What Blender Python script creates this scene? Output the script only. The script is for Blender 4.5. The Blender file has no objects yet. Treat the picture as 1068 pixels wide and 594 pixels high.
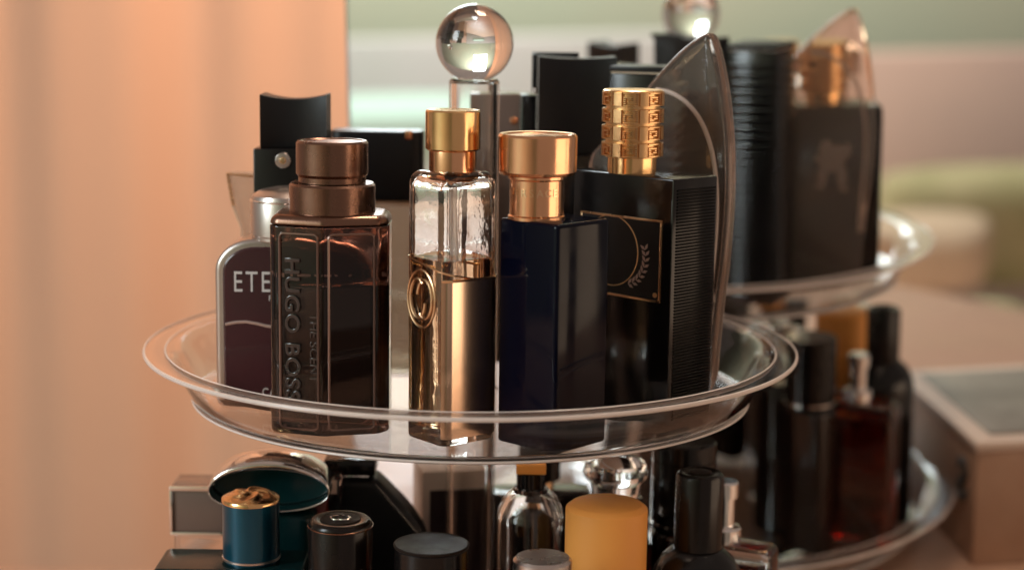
import bpy, bmesh, math, random
from mathutils import Vector, Matrix
random.seed(7)
R_ = math.radians
scene = bpy.context.scene
COL = scene.collection
pi = math.pi
# ------------------------------------------------------------------ camera geometry
F, PITCH, ROLL = 1800.0, .16317, .01314          # focal length in photo pixels
ZU = .190                                         # height of the upper tray's rim over the table
O = Vector((.018025, -.77544, .155046 + ZU))
_fw = Vector((0, math.cos(PITCH), -math.sin(PITCH)))
_u0 = Vector((0, math.sin(PITCH), math.cos(PITCH))); _r0 = Vector((1, 0, 0))
RT = _r0*math.cos(ROLL) + _u0*math.sin(ROLL)
UP = _u0*math.cos(ROLL) - _r0*math.sin(ROLL)
def ray(x, y): return _fw + RT*((x-534)/F) - UP*((y-297)/F)
def onz(x, y, z): r = ray(x, y); return O + r*((z-O.z)/r.z)
def ony(x, y, Y): r = ray(x, y); return O + r*((Y-O.y)/r.y)
# mirror plane  N.P = MD
AZ, TI = R_(24.167), R_(2.379)
N = Vector((math.sin(AZ)*math.cos(TI), math.cos(AZ)*math.cos(TI), math.sin(TI)))
MD = .1565 + N.z*ZU
def mir(P): return P - N*(2*(P.dot(N)-MD))
def ref(v): return v - N*(2*v.dot(N))
def vonz(x, y, z): r = ref(ray(x, y)); o = mir(O); return o + r*((z-o.z)/r.z)
def vat(x, y, t): return mir(O) + ref(ray(x, y))*t     # t = depth along the view axis

# ------------------------------------------------------------------ materials
def mat(name, color, rough=.3, metal=0, trans=0, ior=1.5, coat=0, noise=0, nscale=60, bump=0, bscale=300, spec=.5, vol=None, sheen=0, c2=None, cscale=8):
    m = bpy.data.materials.new(name); m.use_nodes = True
    nt = m.node_tree; b = nt.nodes['Principled BSDF']
    b.inputs['Base Color'].default_value = (*color, 1); b.inputs['Roughness'].default_value = rough
    b.inputs['Metallic'].default_value = metal; b.inputs['Transmission Weight'].default_value = trans
    b.inputs['IOR'].default_value = ior; b.inputs['Coat Weight'].default_value = coat
    b.inputs['Coat Roughness'].default_value = .05
    b.inputs['Specular IOR Level'].default_value = spec
    if sheen: b.inputs['Sheen Weight'].default_value = sheen
    tc = nt.nodes.new('ShaderNodeTexCoord')
    if noise:                                        # smudges in the gloss
        n = nt.nodes.new('ShaderNodeTexNoise'); n.inputs['Scale'].default_value = nscale; n.inputs['Detail'].default_value = 4
        r = nt.nodes.new('ShaderNodeMapRange'); r.inputs[1].default_value = .35; r.inputs[2].default_value = .7
        r.inputs[3].default_value = rough; r.inputs[4].default_value = rough + noise
        nt.links.new(tc.outputs['Object'], n.inputs['Vector']); nt.links.new(n.outputs['Fac'], r.inputs[0]); nt.links.new(r.outputs[0], b.inputs['Roughness'])
    if bump:
        n = nt.nodes.new('ShaderNodeTexNoise'); n.inputs['Scale'].default_value = bscale; n.inputs['Detail'].default_value = 5
        bp = nt.nodes.new('ShaderNodeBump'); bp.inputs['Strength'].default_value = bump; bp.inputs['Distance'].default_value = .001
        nt.links.new(tc.outputs['Object'], n.inputs['Vector']); nt.links.new(n.outputs['Fac'], bp.inputs['Height']); nt.links.new(bp.outputs[0], b.inputs['Normal'])
    if c2:
        n = nt.nodes.new('ShaderNodeTexNoise'); n.inputs['Scale'].default_value = cscale; n.inputs['Detail'].default_value = 3
        r = nt.nodes.new('ShaderNodeValToRGB'); r.color_ramp.elements[0].position = .35; r.color_ramp.elements[1].position = .65
        r.color_ramp.elements[0].color = (*color, 1); r.color_ramp.elements[1].color = (*c2, 1)
        nt.links.new(tc.outputs['Object'], n.inputs['Vector']); nt.links.new(n.outputs['Fac'], r.inputs[0]); nt.links.new(r.outputs[0], b.inputs['Base Color'])
    if vol:
        v = nt.nodes.new('ShaderNodeVolumeAbsorption'); v.inputs['Color'].default_value = (*vol[0], 1); v.inputs['Density'].default_value = vol[1]
        nt.links.new(v.outputs[0], nt.nodes['Material Output'].inputs['Volume'])
    return m
M = {}
M['acrylic'] = mat('acrylic', (.99, .98, .97), .008, trans=1, ior=1.30, noise=.05, nscale=45)
M['edge'] = mat('milky acrylic edge highlight', (.95, .84, .78), .22, trans=.30, ior=1.3)  # pale milky colour stands in for light caught along clear acrylic edges
M['glass'] = mat('glass', (.97, .96, .95), .01, trans=1, ior=1.5)
M['sailglass'] = mat('cast glass with milky veil', (.90, .78, .70), .03, trans=.955, ior=1.42, bump=.25, bscale=60, noise=.06, nscale=70)  # brownish diffuse share puts a milky veil of reflected light into the glass
M['sailedge'] = mat('thick glass edge', (.70, .52, .42), .12, trans=.75, ior=1.4)
M['milkglass'] = mat('frosted glass ridge', (.85, .72, .64), .25, trans=.4, ior=1.3)
M['oldgold'] = mat('brushed old gold', (.66, .42, .24), .22, metal=1, noise=.12)
M['wavyglass'] = mat('wavy glass', (.97, .94, .91), .01, trans=1, ior=1.47, bump=.32, bscale=75)
M['smokeglass'] = mat('smoky glass', (.55, .45, .38), .02, trans=1, ior=1.5)
M['brownglass'] = mat('brown glass', (.62, .40, .32), .03, trans=1, ior=1.45, vol=((.45, .22, .14), 45))
M['brownliquid'] = mat('brown liquid', (.012, .005, .004), .08, ior=1.4)
M['amber'] = mat('amber liquid', (1, .84, .62), .02, trans=1, ior=1.34, vol=((.9, .55, .22), 14))
M['redamber'] = mat('red amber liquid', (.92, .36, .16), .02, trans=1, ior=1.36, vol=((.9, .17, .04), 70))
M['darkglass'] = mat('near black brown glass', (.014, .007, .005), .06, spec=.4)
M['navy'] = mat('navy glass', (.0012, .0020, .0085), .05, spec=.16, noise=.1, nscale=40)
M['teal'] = mat('teal glass', (.003, .020, .021), .12, spec=.2, noise=.15, nscale=50)
M['bluecap'] = mat('blue enamel', (.003, .085, .15), .28, metal=.75, coat=.5, noise=.12)
M['plum'] = mat('plum lacquer', (.050, .010, .016), .10, coat=.8, noise=.08, nscale=30)
M['gold'] = mat('gold', (.90, .56, .26), .16, metal=1, noise=.10, nscale=90, bump=.03, bscale=500)
M['goldsatin'] = mat('satin gold', (.80, .51, .25), .27, metal=1, noise=.12, nscale=150, bump=.05, bscale=900)
M['palegold'] = mat('pale gold', (.92, .66, .40), .15, metal=1, noise=.08)
M['copper'] = mat('rose gold', (.86, .47, .26), .15, metal=1, noise=.10, nscale=90, bump=.03, bscale=500)
M['plate'] = mat('gold plate', (.92, .68, .49), .17, metal=1, noise=.03, nscale=20)
M['bronze'] = mat('bronze metal', (.24, .135, .095), .22, metal=1, noise=.12, nscale=70, bump=.03, bscale=900)
M['silver'] = mat('satin silver', (.62, .56, .53), .24, metal=1, noise=.10)
M['chrome'] = mat('chrome', (.85, .82, .80), .06, metal=1, noise=.06)
M['black'] = mat('black lacquer', (.006, .005, .005), .12, spec=.38, noise=.12, nscale=50)
M['satinblack'] = mat('satin black', (.008, .008, .009), .38, spec=.35, noise=.1, nscale=80, bump=.05, bscale=900)
M['blackcap'] = mat('brownish black', (.008, .005, .004), .16, spec=.3, noise=.14, nscale=60)
M['darktop'] = mat('dusty cap top', (.022, .015, .012), .5, spec=.10, noise=.15, nscale=120)
M['orange'] = mat('ochre cap', (.93, .385, .085), .48, spec=.3, noise=.1, bump=.03, bscale=900)
M['orangetop'] = mat('ochre cap top', (.72, .32, .07), .30, noise=.15, nscale=80)
M['white'] = mat('printed ink', (.75, .72, .70), .4)
M['pinkink'] = mat('silvery ink', (.62, .50, .46), .3, metal=.6)
M['rib'] = mat('ribbed matt black', (.004, .004, .004), .30, spec=.06)
M['ribgloss'] = mat('glossy black rib', (.008, .008, .009), .16, spec=.6)
M['paleglass'] = mat('thin pale glass', (.72, .66, .58), .08, trans=.80, ior=1.05)
M['honeyglass'] = mat('honey tinted glass', (.62, .48, .35), .12, trans=.45, ior=1.45, bump=.3, bscale=70)
M['cavity'] = mat('inside wall of the glass', (1, 1, 1), 0, trans=1, ior=.70)
M['greyfig'] = mat('grey print', (.19, .16, .15), .4)
M['carton'] = mat('carton', (.70, .55, .46), .6, bump=.1)
M['maroon'] = mat('dark maroon card', (.028, .014, .016), .35)
M['brownpanel'] = mat('brown glossy panel', (.16, .11, .09), .18, coat=.4)
M['red'] = mat('red card', (.20, .012, .012), .4)
M['tablewood'] = mat('pale wood', (.46, .27, .19), .38, c2=(.52, .32, .22), cscale=5, bump=.05, noise=.15, nscale=12)
M['curtain'] = mat('peach cloth', (.68, .385, .25), .85, bump=.25, bscale=1800, sheen=.2)
M['sage'] = mat('sage paint', (.38, .47, .38), .8, c2=(.44, .47, .37), cscale=.8)
M['pale'] = mat('pale padding', (.50, .50, .52), .8, c2=(.44, .47, .47), cscale=1.5)
M['pink'] = mat('dusty pink padding', (.48, .37, .33), .8, c2=(.56, .42, .36), cscale=1.5)
M['mint'] = mat('mint cloth', (.42, .62, .58), .85, bump=.3)
M['olive'] = mat('olive cloth', (.30, .30, .16), .9, c2=(.42, .40, .24), cscale=7, bump=.3, bscale=120)
M['cream'] = mat('cream cloth', (.46, .37, .27), .9, c2=(.54, .44, .33), cscale=6, bump=.3, bscale=120)
M['blush'] = mat('blush cloth', (.74, .54, .44), .9, c2=(.70, .48, .38), cscale=4, bump=.3, bscale=120)
M['boxside'] = mat('tan card', (.50, .32, .22), .55, c2=(.36, .20, .13), cscale=14, bump=.3, bscale=90)
M['boxtop'] = mat('grey printed lid', (.19, .17, .15), .45, c2=(.36, .33, .29), cscale=16)
M['mirror'] = mat('silvered glass', (.93, .93, .92), 0.0, metal=1)
M['bevel'] = mat('bevelled silvered glass', (.70, .76, .80), .05, metal=1)
M['backing'] = mat('dark backing', (.05, .045, .04), .6)
M['floor'] = mat('dark wood floor', (.10, .065, .045), .5, c2=(.14, .09, .06), cscale=6)

# ------------------------------------------------------------------ mesh helpers
def tag(o, label=None, cat=None, group=None, kind=None):
    if label: o['label'] = label
    if cat: o['category'] = cat
    if group: o['group'] = group
    if kind: o['kind'] = kind
    return o
def thing(name, label, cat, loc, rz=0, group=None):
    o = bpy.data.objects.new(name, None); COL.objects.link(o)
    o.empty_display_size = .01; o.location = loc; o.rotation_euler = (0, 0, rz)
    return tag(o, label, cat, group)
def obj(name, bm, m, parent=None, loc=(0, 0, 0), rot=(0, 0, 0), sharp=32, label=None):
    bmesh.ops.remove_doubles(bm, verts=bm.verts, dist=1e-6)
    bmesh.ops.recalc_face_normals(bm, faces=bm.faces)
    for f in bm.faces: f.smooth = True
    me = bpy.data.meshes.new(name); bm.to_mesh(me); bm.free()
    me.set_sharp_from_angle(angle=R_(sharp)); me.materials.append(M[m])
    o = bpy.data.objects.new(name, me); COL.objects.link(o)
    o.location = loc; o.rotation_euler = rot
    if parent is not None: o.parent = parent
    if label: o['label'] = label
    return o
def lathe(prof, seg=72, bm=None, c=(0, 0), sx=1, sy=1):
    bm = bm or bmesh.new(); rings = []
    for r, z in prof:
        if r < 1e-7: rings.append([bm.verts.new((c[0], c[1], z))]*seg)
        else: rings.append([bm.verts.new((c[0]+sx*r*math.cos(2*pi*i/seg), c[1]+sy*r*math.sin(2*pi*i/seg), z)) for i in range(seg)])
    for a, b in zip(rings, rings[1:]):
        for i in range(seg):
            j = (i+1) % seg; vs = []
            for v in (a[i], a[j], b[j], b[i]):
                if v not in vs: vs.append(v)
            if len(vs) > 2: bm.faces.new(vs)
    return bm
def capprof(r, z0, z1, b=.0008, t=None):                  # closed solid cylinder with rounded edges
    p = [(0, z0), (r-b*.5, z0), (r, z0+b*.5), (r, z1-b)]
    for k in range(1, 5):
        a = k*pi/8; p.append((r-b+b*math.cos(a), z1-b+b*math.sin(a)))
    return p+[(0, z1)]
def cyl(r, z0, z1, b=.0008, seg=72, bm=None, c=(0, 0)): return lathe(capprof(r, z0, z1, b), seg, bm, c)
def rrect(w, d, r, n=6):
    pts = []
    for cx, cy, a0 in ((w/2-r, d/2-r, 0), (-w/2+r, d/2-r, pi/2), (-w/2+r, -d/2+r, pi), (w/2-r, -d/2+r, 1.5*pi)):
        for k in range(n+1):
            a = a0+k*pi/2/n; pts.append((cx+r*math.cos(a), cy+r*math.sin(a)))
    return pts
def inset(pts, d):
    c = Vector((sum(p[0] for p in pts)/len(pts), sum(p[1] for p in pts)/len(pts)))
    out = []; n = len(pts)
    for i in range(n):
        a, b, e = Vector(pts[i-1]), Vector(pts[i]), Vector(pts[(i+1) % n])
        n1 = Vector((b.y-a.y, -(b.x-a.x))); n2 = Vector((e.y-b.y, -(e.x-b.x)))
        if n1.length > 1e-9: n1.normalize()
        if n2.length > 1e-9: n2.normalize()
        nn = n1+n2
        if nn.length < 1e-6: nn = n1.copy()
        nn.normalize(); k = max(.5, nn.dot(n1)); out.append(tuple(b-nn*(d/k)))
    return out
def prism(pts, z0, z1, b=.001, bt=None, bm=None, steps=4, bb=None):
    """pts counter-clockwise; upright prism with rounded top and bottom edges"""
    bm = bm or bmesh.new(); bt = b if bt is None else bt; bb = b if bb is None else bb; lev = []
    if bb > 0:
        for k in range(steps+1): a = k*pi/2/steps; lev.append((bb*(1-math.sin(a)), z0+bb*(1-math.cos(a))))
    else: lev.append((0, z0))
    if bt > 0:
        for k in range(steps+1): a = k*pi/2/steps; lev.append((bt*(1-math.cos(a)), z1-bt*(1-math.sin(a))))
    else: lev.append((0, z1))
    rings = []
    for d, z in lev:
        q = inset(pts, d) if d > 1e-7 else pts
        rings.append([bm.verts.new((x, y, z)) for x, y in q])
    n = len(pts)
    for a, c in zip(rings, rings[1:]):
        for i in range(n): bm.faces.new((a[i], a[(i+1) % n], c[(i+1) % n], c[i]))
    bm.faces.new(rings[0][::-1]); bm.faces.new(rings[-1])
    return bm
def box(x0, x1, y0, y1, z0, z1, b=.0006, bm=None):
    b = min(b, (x1-x0)/3, (y1-y0)/3, (z1-z0)/3)
    t = bm or bmesh.new()
    pts = [(x0, y0), (x1, y0), (x1, y1), (x0, y1)]
    if b > 0:
        r = b; pts = []
        for cx, cy, a0 in ((x1-r, y1-r, 0), (x0+r, y1-r, pi/2), (x0+r, y0+r, pi), (x1-r, y0+r, 1.5*pi)):
            for k in range(3): a = a0+k*pi/4; pts.append((cx+r*math.cos(a), cy+r*math.sin(a)))
    return prism(pts, z0, z1, b*.9, bm=t, steps=2)
def xzprism(pts, y0, y1, b=.001, bm=None, steps=4):        # outline in x-z, thickness along y
    t = prism(pts, y0, y1, b, steps=steps)
    bmesh.ops.transform(t, matrix=Matrix(((1, 0, 0, 0), (0, 0, 1, 0), (0, 1, 0, 0), (0, 0, 0, 1))), verts=t.verts)
    bmesh.ops.recalc_face_normals(t, faces=t.faces)
    return t
def tube(path, r, seg=10, bm=None, closed=False):
    bm = bm or bmesh.new(); P = [Vector(p) for p in path]; n = len(P); rings = []
    side = None
    for i in range(n):
        a = P[i-1] if (i or closed) else P[i]; b = P[(i+1) % n] if (i < n-1 or closed) else P[i]
        t = (b-a).normalized()
        if side is None: side = t.orthogonal().normalized()
        side = (side-t*side.dot(t)).normalized(); u = t.cross(side)
        rings.append([bm.verts.new(P[i]+(side*math.cos(2*pi*k/seg)+u*math.sin(2*pi*k/seg))*r) for k in range(seg)])
    for i in range(n if closed else n-1):
        a, b = rings[i], rings[(i+1) % n]
        for k in range(seg): bm.faces.new((a[k], a[(k+1) % seg], b[(k+1) % seg], b[k]))
    if not closed: bm.faces.new(rings[0][::-1]); bm.faces.new(rings[-1])
    return bm
def arcbox(bm, a0, a1, z0, z1, r0, r1, n=None):            # raised block wrapped round a cylinder
    n = n or max(1, int(abs(a1-a0)/.12)+1); inn = []; out = []
    for k in range(n+1):
        a = a0+(a1-a0)*k/n; c, s = math.cos(a), math.sin(a); h = .00018
        inn.append((bm.verts.new((r0*c, r0*s, z0)), bm.verts.new((r0*c, r0*s, z1))))
        out.append((bm.verts.new((r1*c, r1*s, z0+h)), bm.verts.new((r1*c, r1*s, z1-h))))
    for k in range(n):
        i, j, p, q = inn[k], inn[k+1], out[k], out[k+1]
        bm.faces.new((p[0], q[0], q[1], p[1])); bm.faces.new((i[1], j[1], j[0], i[0]))
        bm.faces.new((p[1], q[1], j[1], i[1])); bm.faces.new((i[0], j[0], q[0], p[0]))
    for i, p in ((inn[0], out[0]), (inn[-1], out[-1])): bm.faces.new((i[0], p[0], p[1], i[1]))
def text(name, s, size, m, parent, loc, rot, depth=.00015, sx=1, bevel=0, align='CENTER', spacing=1.0):
    cu = bpy.data.curves.new(name, 'FONT'); cu.body = s; cu.size = size; cu.extrude = depth
    cu.align_x = align; cu.align_y = 'CENTER'; cu.bevel_depth = bevel; cu.space_character = spacing; cu.resolution_u = 4
    t = bpy.data.objects.new(name+'_tmp', cu); COL.objects.link(t)
    bpy.context.view_layer.update()
    me = bpy.data.meshes.new_from_object(t.evaluated_get(bpy.context.evaluated_depsgraph_get()))
    COL.objects.unlink(t); bpy.data.objects.remove(t); bpy.data.curves.remove(cu)
    me.materials.clear(); me.materials.append(M[m]); me.name = name
    o = bpy.data.objects.new(name, me); COL.objects.link(o); o.parent = parent
    o.location = loc; o.rotation_euler = rot; o.scale = (sx, 1, 1)
    return o
FACE = (pi/2, 0, 0)                                        # text standing on a face looking to -y
ZF = ZU-.021                                               # upper tray floor
ZL = ZU-.176                                               # lower tray floor
GU, GL = 'perfume bottles on the upper tray', 'perfume bottles on the lower tray'
def at(px, py, Y, floor): p = ony(px, py, Y); return p.x, Y, p.z-floor
def bottle(label, px, Y, floor, rz=0, py=300, dx=0):
    p = ony(px, py, Y)
    return thing('perfume_bottle', label, 'perfume bottle', (p.x+dx, Y, floor+.0003), rz, GU if floor == ZF else GL)
def H(px, py, Y, floor): return ony(px, py, Y).z-floor
def mmpx(Y, z=0): return (O-Vector((O.x, Y, z+ZU-.02))).length*0+((Y-O.y)*math.cos(PITCH)+.05*math.sin(PITCH)*2)/F   # metres per pixel near depth Y

# ================================================================== the setting
def plane_xy(x0, x1, y0, y1, z, thick=.0, bm=None):
    return box(x0, x1, y0, y1, z-thick, z, .004)
dresser = thing('dresser_top', 'pale peach wooden table top under the perfume stand', 'table', (0, 0, 0))
obj('table_top', box(-1.35, 1.9, -.62, .236, -.03, 0, .004), 'tablewood', dresser)
fl = obj('floor', box(-5, 3, -5, 3, -.85, -.80, 0), 'floor'); tag(fl, kind='structure')
# curtain behind the mirror, soft folds
bm = bmesh.new(); nx, nz = 260, 6; g = []
for i in range(nx+1):
    u = -1.3+2.0*i/nx; row = []
    for k in range(nz+1):
        z = -.80+2.6*k/nz
        w = (.008*math.sin(u*21+.6*math.sin(u*7))+.005*math.sin(u*47+1)+.003*math.sin(u*83))*(1 if u < .12 else .5)
        row.append(bm.verts.new((u, w*(1+.2*math.sin(z*3)), z)))
    g.append(row)
for i in range(nx):
    for k in range(nz): bm.faces.new((g[i][k], g[i+1][k], g[i+1][k+1], g[i][k+1]))
cur = obj('curtain', bm, 'curtain', None, (-.25, .56, 0), (0, 0, R_(-8)), sharp=180)
tag(cur, 'peach curtain falling in soft folds left of the mirror', 'curtain')
sol = cur.modifiers.new('thickness', 'SOLIDIFY'); sol.thickness = .002

# mirror slab standing on the dresser: local x runs along the glass to the right, y is the normal away from the tray
ex = Vector((math.cos(AZ), -math.sin(AZ), 0)); ez = ex.cross(-N).normalized()
if ez.z < 0: ez = -ez
def plane_hit(px, py):
    r = ray(px, py); return O + r*((MD-N.dot(O))/N.dot(r))
edge = plane_hit(361, 60)
k = edge.z/ez.z
org = edge-ez*k; org.z += .0015
mt = Matrix((( ex.x, N.x, ez.x, org.x), (ex.y, N.y, ez.y, org.y), (ex.z, N.z, ez.z, org.z), (0, 0, 0, 1)))
mirror = thing('mirror', 'large frameless mirror beside the peach curtain, reflecting the perfume stand from behind', 'mirror', (0, 0, 0))
mirror.matrix_world = mt
BV = .002
bm = bmesh.new()
vs = [bm.verts.new(p) for p in ((BV, 0, .002), (.70, 0, .002), (.70, 0, .75), (BV, 0, .75))]
bm.faces.new(vs)
obj('mirror_glass', bm, 'mirror', mirror)
bm = bmesh.new()
vs = [bm.verts.new(p) for p in ((0, .0003, .002), (BV, 0, .002), (BV, 0, .75), (0, .0003, .75))]
bm.faces.new(vs)
obj('bevelled_edge', bm, 'bevel', mirror)
obj('backing_board', box(.0012, .70, .0010, .004, .001, .75, 0), 'backing', mirror)

# bedroom seen in the mirror, standing in the room to the front left
vr = [vat(534, 297, t) for t in (3.0, 4.0)]
vdir = (vr[1]-vr[0]); vdir.z = 0; vdir.normalize()                # direction the reflected view looks in
vang = math.atan2(vdir.y, vdir.x)-pi/2                             # local +y runs away from the mirror
room = vat(534, 297, 0); room.z = 0
MR = Matrix.Translation(room) @ Matrix.Rotation(vang, 4, 'Z')
# in this frame the reflected camera looks along +y from (0,0); x is flipped with respect to the picture
def rl(px, py, y):                                                 # local point seen at pixel at distance y
    r = MR.to_3x3().inverted() @ ref(ray(px, py)); o = MR.inverted() @ mir(O)
    return o + r*((y-o.y)/r.y)
def place(o): o.matrix_world = MR @ o.matrix_world; return o
def rbox(name, px0, px1, py0, py1, y, dep, m, b=.03, zbot=None):
    a, c = rl(px0, py0, y), rl(px1, py1, y)
    z0 = zbot if zbot is not None else min(a.z, c.z)
    ob = obj(name, box(min(a.x, c.x), max(a.x, c.x), y, y+dep, z0, max(a.z, c.z), b), m)
    return place(ob)
W = rbox('wall', -900, 1900, -900, 594, 4.25, .1, 'sage', .0, -.8); tag(W, kind='structure')
bed = thing('bed', 'bed with blush and cream covers reflected in the mirror', 'bed', MR @ Vector((0, 3.2, -.8)))
bed.rotation_euler = (0, 0, vang)
def bedpart(name, px0, px1, py0, py1, y, dep, m, b, zbot):
    a, c = rl(px0, py0, y), rl(px1, py1, y)
    o = obj(name, box(min(a.x, c.x), max(a.x, c.x), y-3.2, y-3.2+dep, zbot+.8, max(a.z, c.z)+.8, b), m, bed); return o
bedpart('headboard', -100, 700, 52, 300, 4.10, .06, 'pale', .03, -.7)
bedpart('headboard', 701, 1500, 60, 300, 4.10, .06, 'pink', .03, -.7)
zb = rl(800, 330, 3.6).z
def bedslab(name, y0, y1, z, m, x0=-1.6, x1=1.5, h=.25):
    bm = bmesh.new(); nx, ny = 60, 40; G = []
    for i in range(nx+1):
        row = []
        for j in range(ny+1):
            u, v = i/nx, j/ny; x = x0+(x1-x0)*u; y = y0+(y1-y0)*v
            e = min(1, min(u, 1-u)*14)*min(1, min(v, 1-v)*8); e = e**.4
            zz = z-h+h*e+.012*math.sin(x*9+y*4)+.009*math.sin(y*15-x*5)
            row.append(bm.verts.new((x, y-3.2, zz+.8)))
        G.append(row)
    for i in range(nx):
        for j in range(ny): bm.faces.new((G[i][j], G[i+1][j], G[i+1][j+1], G[i][j+1]))
    return obj(name, bm, m, bed, sharp=180)
bedslab('mattress', 2.0, 4.05, zb-.04, 'cream', h=.3)
bedslab('duvet', 2.9, 3.75, zb, 'blush', h=.12)
bedslab('throw', 2.05, 2.75, zb+.03, 'cream', h=.12)
def pillow(px, py, y, w, h, m, label, tilt=.3):
    c = rl(px, py, y); bm = bmesh.new(); n = 24; top = []; bot = []
    for s, G in ((1, top), (-1, bot)):
        for i in range(n+1):
            row = []
            for j in range(n+1):
                u, v = 2*i/n-1, 2*j/n-1
                t = max(0, (1-u**4)*(1-v**4))**.5*.075
                row.append(bm.verts.new((u*w/2*(1-.06*v*v), -s*t, v*h/2*(1-.08*u*u))))
            G.append(row)
    for G in (top, bot):
        for i in range(n):
            for j in range(n): bm.faces.new((G[i][j], G[i+1][j], G[i+1][j+1], G[i][j+1]))
    o = obj('pillow', bm, m, None, c, (tilt, 0, 0), sharp=180); o.matrix_world = MR @ Matrix.Translation(c) @ Matrix.Rotation(tilt, 4, 'X')
    return tag(o, label, 'pillow', 'pillows on the bed')
pillow(1045, 235, 3.85, .60, .30, 'olive', 'olive green pillow leaning on the pink headboard at the right edge')
pillow(960, 262, 3.62, .30, .17, 'cream', 'small cream pillow in front of the olive pillow')
pillow(400, 135, 3.9, .62, .15, 'mint', 'mint green pillow leaning on the pale headboard')
pillow(990, 362, 3.0, .30, .30, 'olive', 'flat olive cushion lying on the bed behind the carton', 1.15)
# carton lying on the dresser, seen in the mirror
ca = vonz(1014, 590, 0); cb = vonz(935, 505, 0); cc = vonz(1130, 560, 0)
e1 = (cb-ca); e1.z = 0; L1 = .15; e1.normalize()
e2 = Vector((-e1.y, e1.x, 0)); e2 = e2 if e2.dot(cc-ca) > 0 else -e2
zt = None
for q in range(400):                                             # height at which the near corner shows at the photo's place
    z = q*.0005
    P = Vector((ca.x, ca.y, z)); v = mir(P)-O
    if 297-F*v.dot(UP)/v.dot(_fw) < 463: zt = z; break
zt = zt or .09
bx = thing('carton', 'tan cardboard carton with grey printed lid reflected at the right', 'carton', (ca.x, ca.y, .0005), math.atan2(e1.y, e1.x))
sgn = 1 if (Vector((-e1.y, e1.x, 0))).dot(e2) > 0 else -1
L2 = .16; ya, yb = sorted((0, sgn*L2))
obj('carton_base', box(0, L1, ya, yb, 0, zt-.006, .001), 'boxside', bx)
obj('lid', box(-.001, L1+.001, ya-.001, yb+.001, zt-.0057, zt, .001), 'carton', bx)
obj('lid_panel', box(.012, L1-.012, ya+.012, yb-.012, zt+.0003, zt+.0012, .0003), 'boxtop', bx)
ti = text('printed_mark', 'S', .036, 'backing', bx, (.020, -sgn*.0008, zt*.60), (pi/2, 0, 0 if sgn > 0 else pi), depth=.0002, bevel=.0010)

# ================================================================== perfume stand
stand = thing('perfume_stand', 'clear acrylic two tier stand with a glass ball on its column', 'display stand', (0, 0, 0))
def tray(name, R, z):
    k = R/.147
    p = [(.0125, -.0226), (.120*k, -.0226), (.1240*k, -.0220), (.1268*k, -.0198), (.1335*k, -.0070), (.1362*k, -.0020), (.1385*k, -.0006), (R-.0006, -.0004),
         (R-.0006, .0008), (.1380*k, .0006), (.1352*k, -.0010), (.1325*k, -.0062), (.1257*k, -.0192), (.1232*k, -.0208), (.119*k, -.0212), (.0125, -.0212), (.0125, -.0226)]
    t = obj(name, lathe(p, 200), 'acrylic', stand, (0, 0, z), sharp=50)
    obj('rim', lathe([(R-.0005, -.0007), (R+.0003, -.0006), (R+.0006, .0002), (R+.0003, .0010), (R-.0005, .0011), (R-.0005, -.0007)], 200), 'edge', t)
    obj('base_edge', lathe([(.1215*k, -.0230), (.1250*k, -.0230), (.1266*k, -.0222), (.1262*k, -.0215), (.1252*k, -.0222), (.1215*k, -.0227), (.1215*k, -.0230)], 200), 'edge', t)  # milky ring paints the bright line along the tray's lower edge
    obj('inner_lip', lathe([(.1372*k, .0009), (.1376*k, .0012), (.1381*k, .0009), (.1376*k, .0006), (.1372*k, .0009)], 200), 'edge', t)
    return t
tray('upper_tray', .147, ZU)
tray('lower_tray', .165, ZU-.155)
obj('column', lathe([(.0088, .004), (.0113, .004), (.0113, ZU+.1185), (.0088, ZU+.1185), (.0088, .004)], 64), 'acrylic', stand)
obj('base', lathe([(.0, .0), (.085, 0), (.088, .002), (.088, .006), (.083, .0095), (0, .0095)], 96), 'acrylic', stand, (0, 0, .0005))
RB = .0174
prof = [(0, -RB)]+[(RB*math.sin(a*pi/40), -RB*math.cos(a*pi/40)) for a in range(1, 40)]+[(0, RB)]
obj('finial_ball', lathe(prof, 80), 'glass', stand, (0, 0, ZU+.1361), sharp=180)
obj('finial_socket', lathe([(0, .1187), (.0110, .1187), (.0114, .1192), (.0104, .1207), (0, .1207)], 48), 'acrylic', stand, (0, 0, ZU-.0003))

# ================================================================== upper tray, front row
# --- dark plum flask in a silver frame
b = bottle('dark plum flask in a silver frame with white lettering and a domed silver cap', 303, -.036, ZF, R_(0), 330)
h = H(262, 246, -.036, ZF)
w, d = .0620, .021
out = []
for t in range(0, 11):
    a = t*pi/20; out.append((w/2-.018+.018*math.cos(a), h-.0144+.0144*math.sin(a)))
for t in range(0, 11):
    a = pi/2+t*pi/20; out.append((-w/2+.018+.018*math.cos(a), h-.0144+.0144*math.sin(a)))
for cx, a0 in ((-w/2+.003, pi), (w/2-.003, 1.5*pi)):
    for t in range(5): a = a0+t*pi/8; out.append((cx+.003*math.cos(a), .003+.003*math.sin(a)))
obj('frame', xzprism(out, -d/2, d/2, .0022), 'silver', b)
inn = inset(out, .0034)
obj('glass_body', xzprism(inn, -d/2-.0007, d/2+.0007, .0012), 'plum', b)
yf = -d/2-.0009
text('lettering', 'ETERNITY', .0128, 'white', b, (.0002, yf, h*.745), FACE, sx=.70, spacing=1.22, depth=.00008)
text('lettering', 'FOR MEN', .0034, 'white', b, (.0008, yf, h*.655), FACE, spacing=1.3)
text('lettering', 'CALVIN KLEIN', .0052, 'white', b, (.0040, yf, h*.10), FACE, sx=.8, spacing=1.15)
obj('shoulder_band', tube([(-w/2+.0045+.053*t/12, yf+.0003, h*.50+.0012*math.sin(t*.9)) for t in range(13)], .0007, 6), 'pinkink', b)
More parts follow.
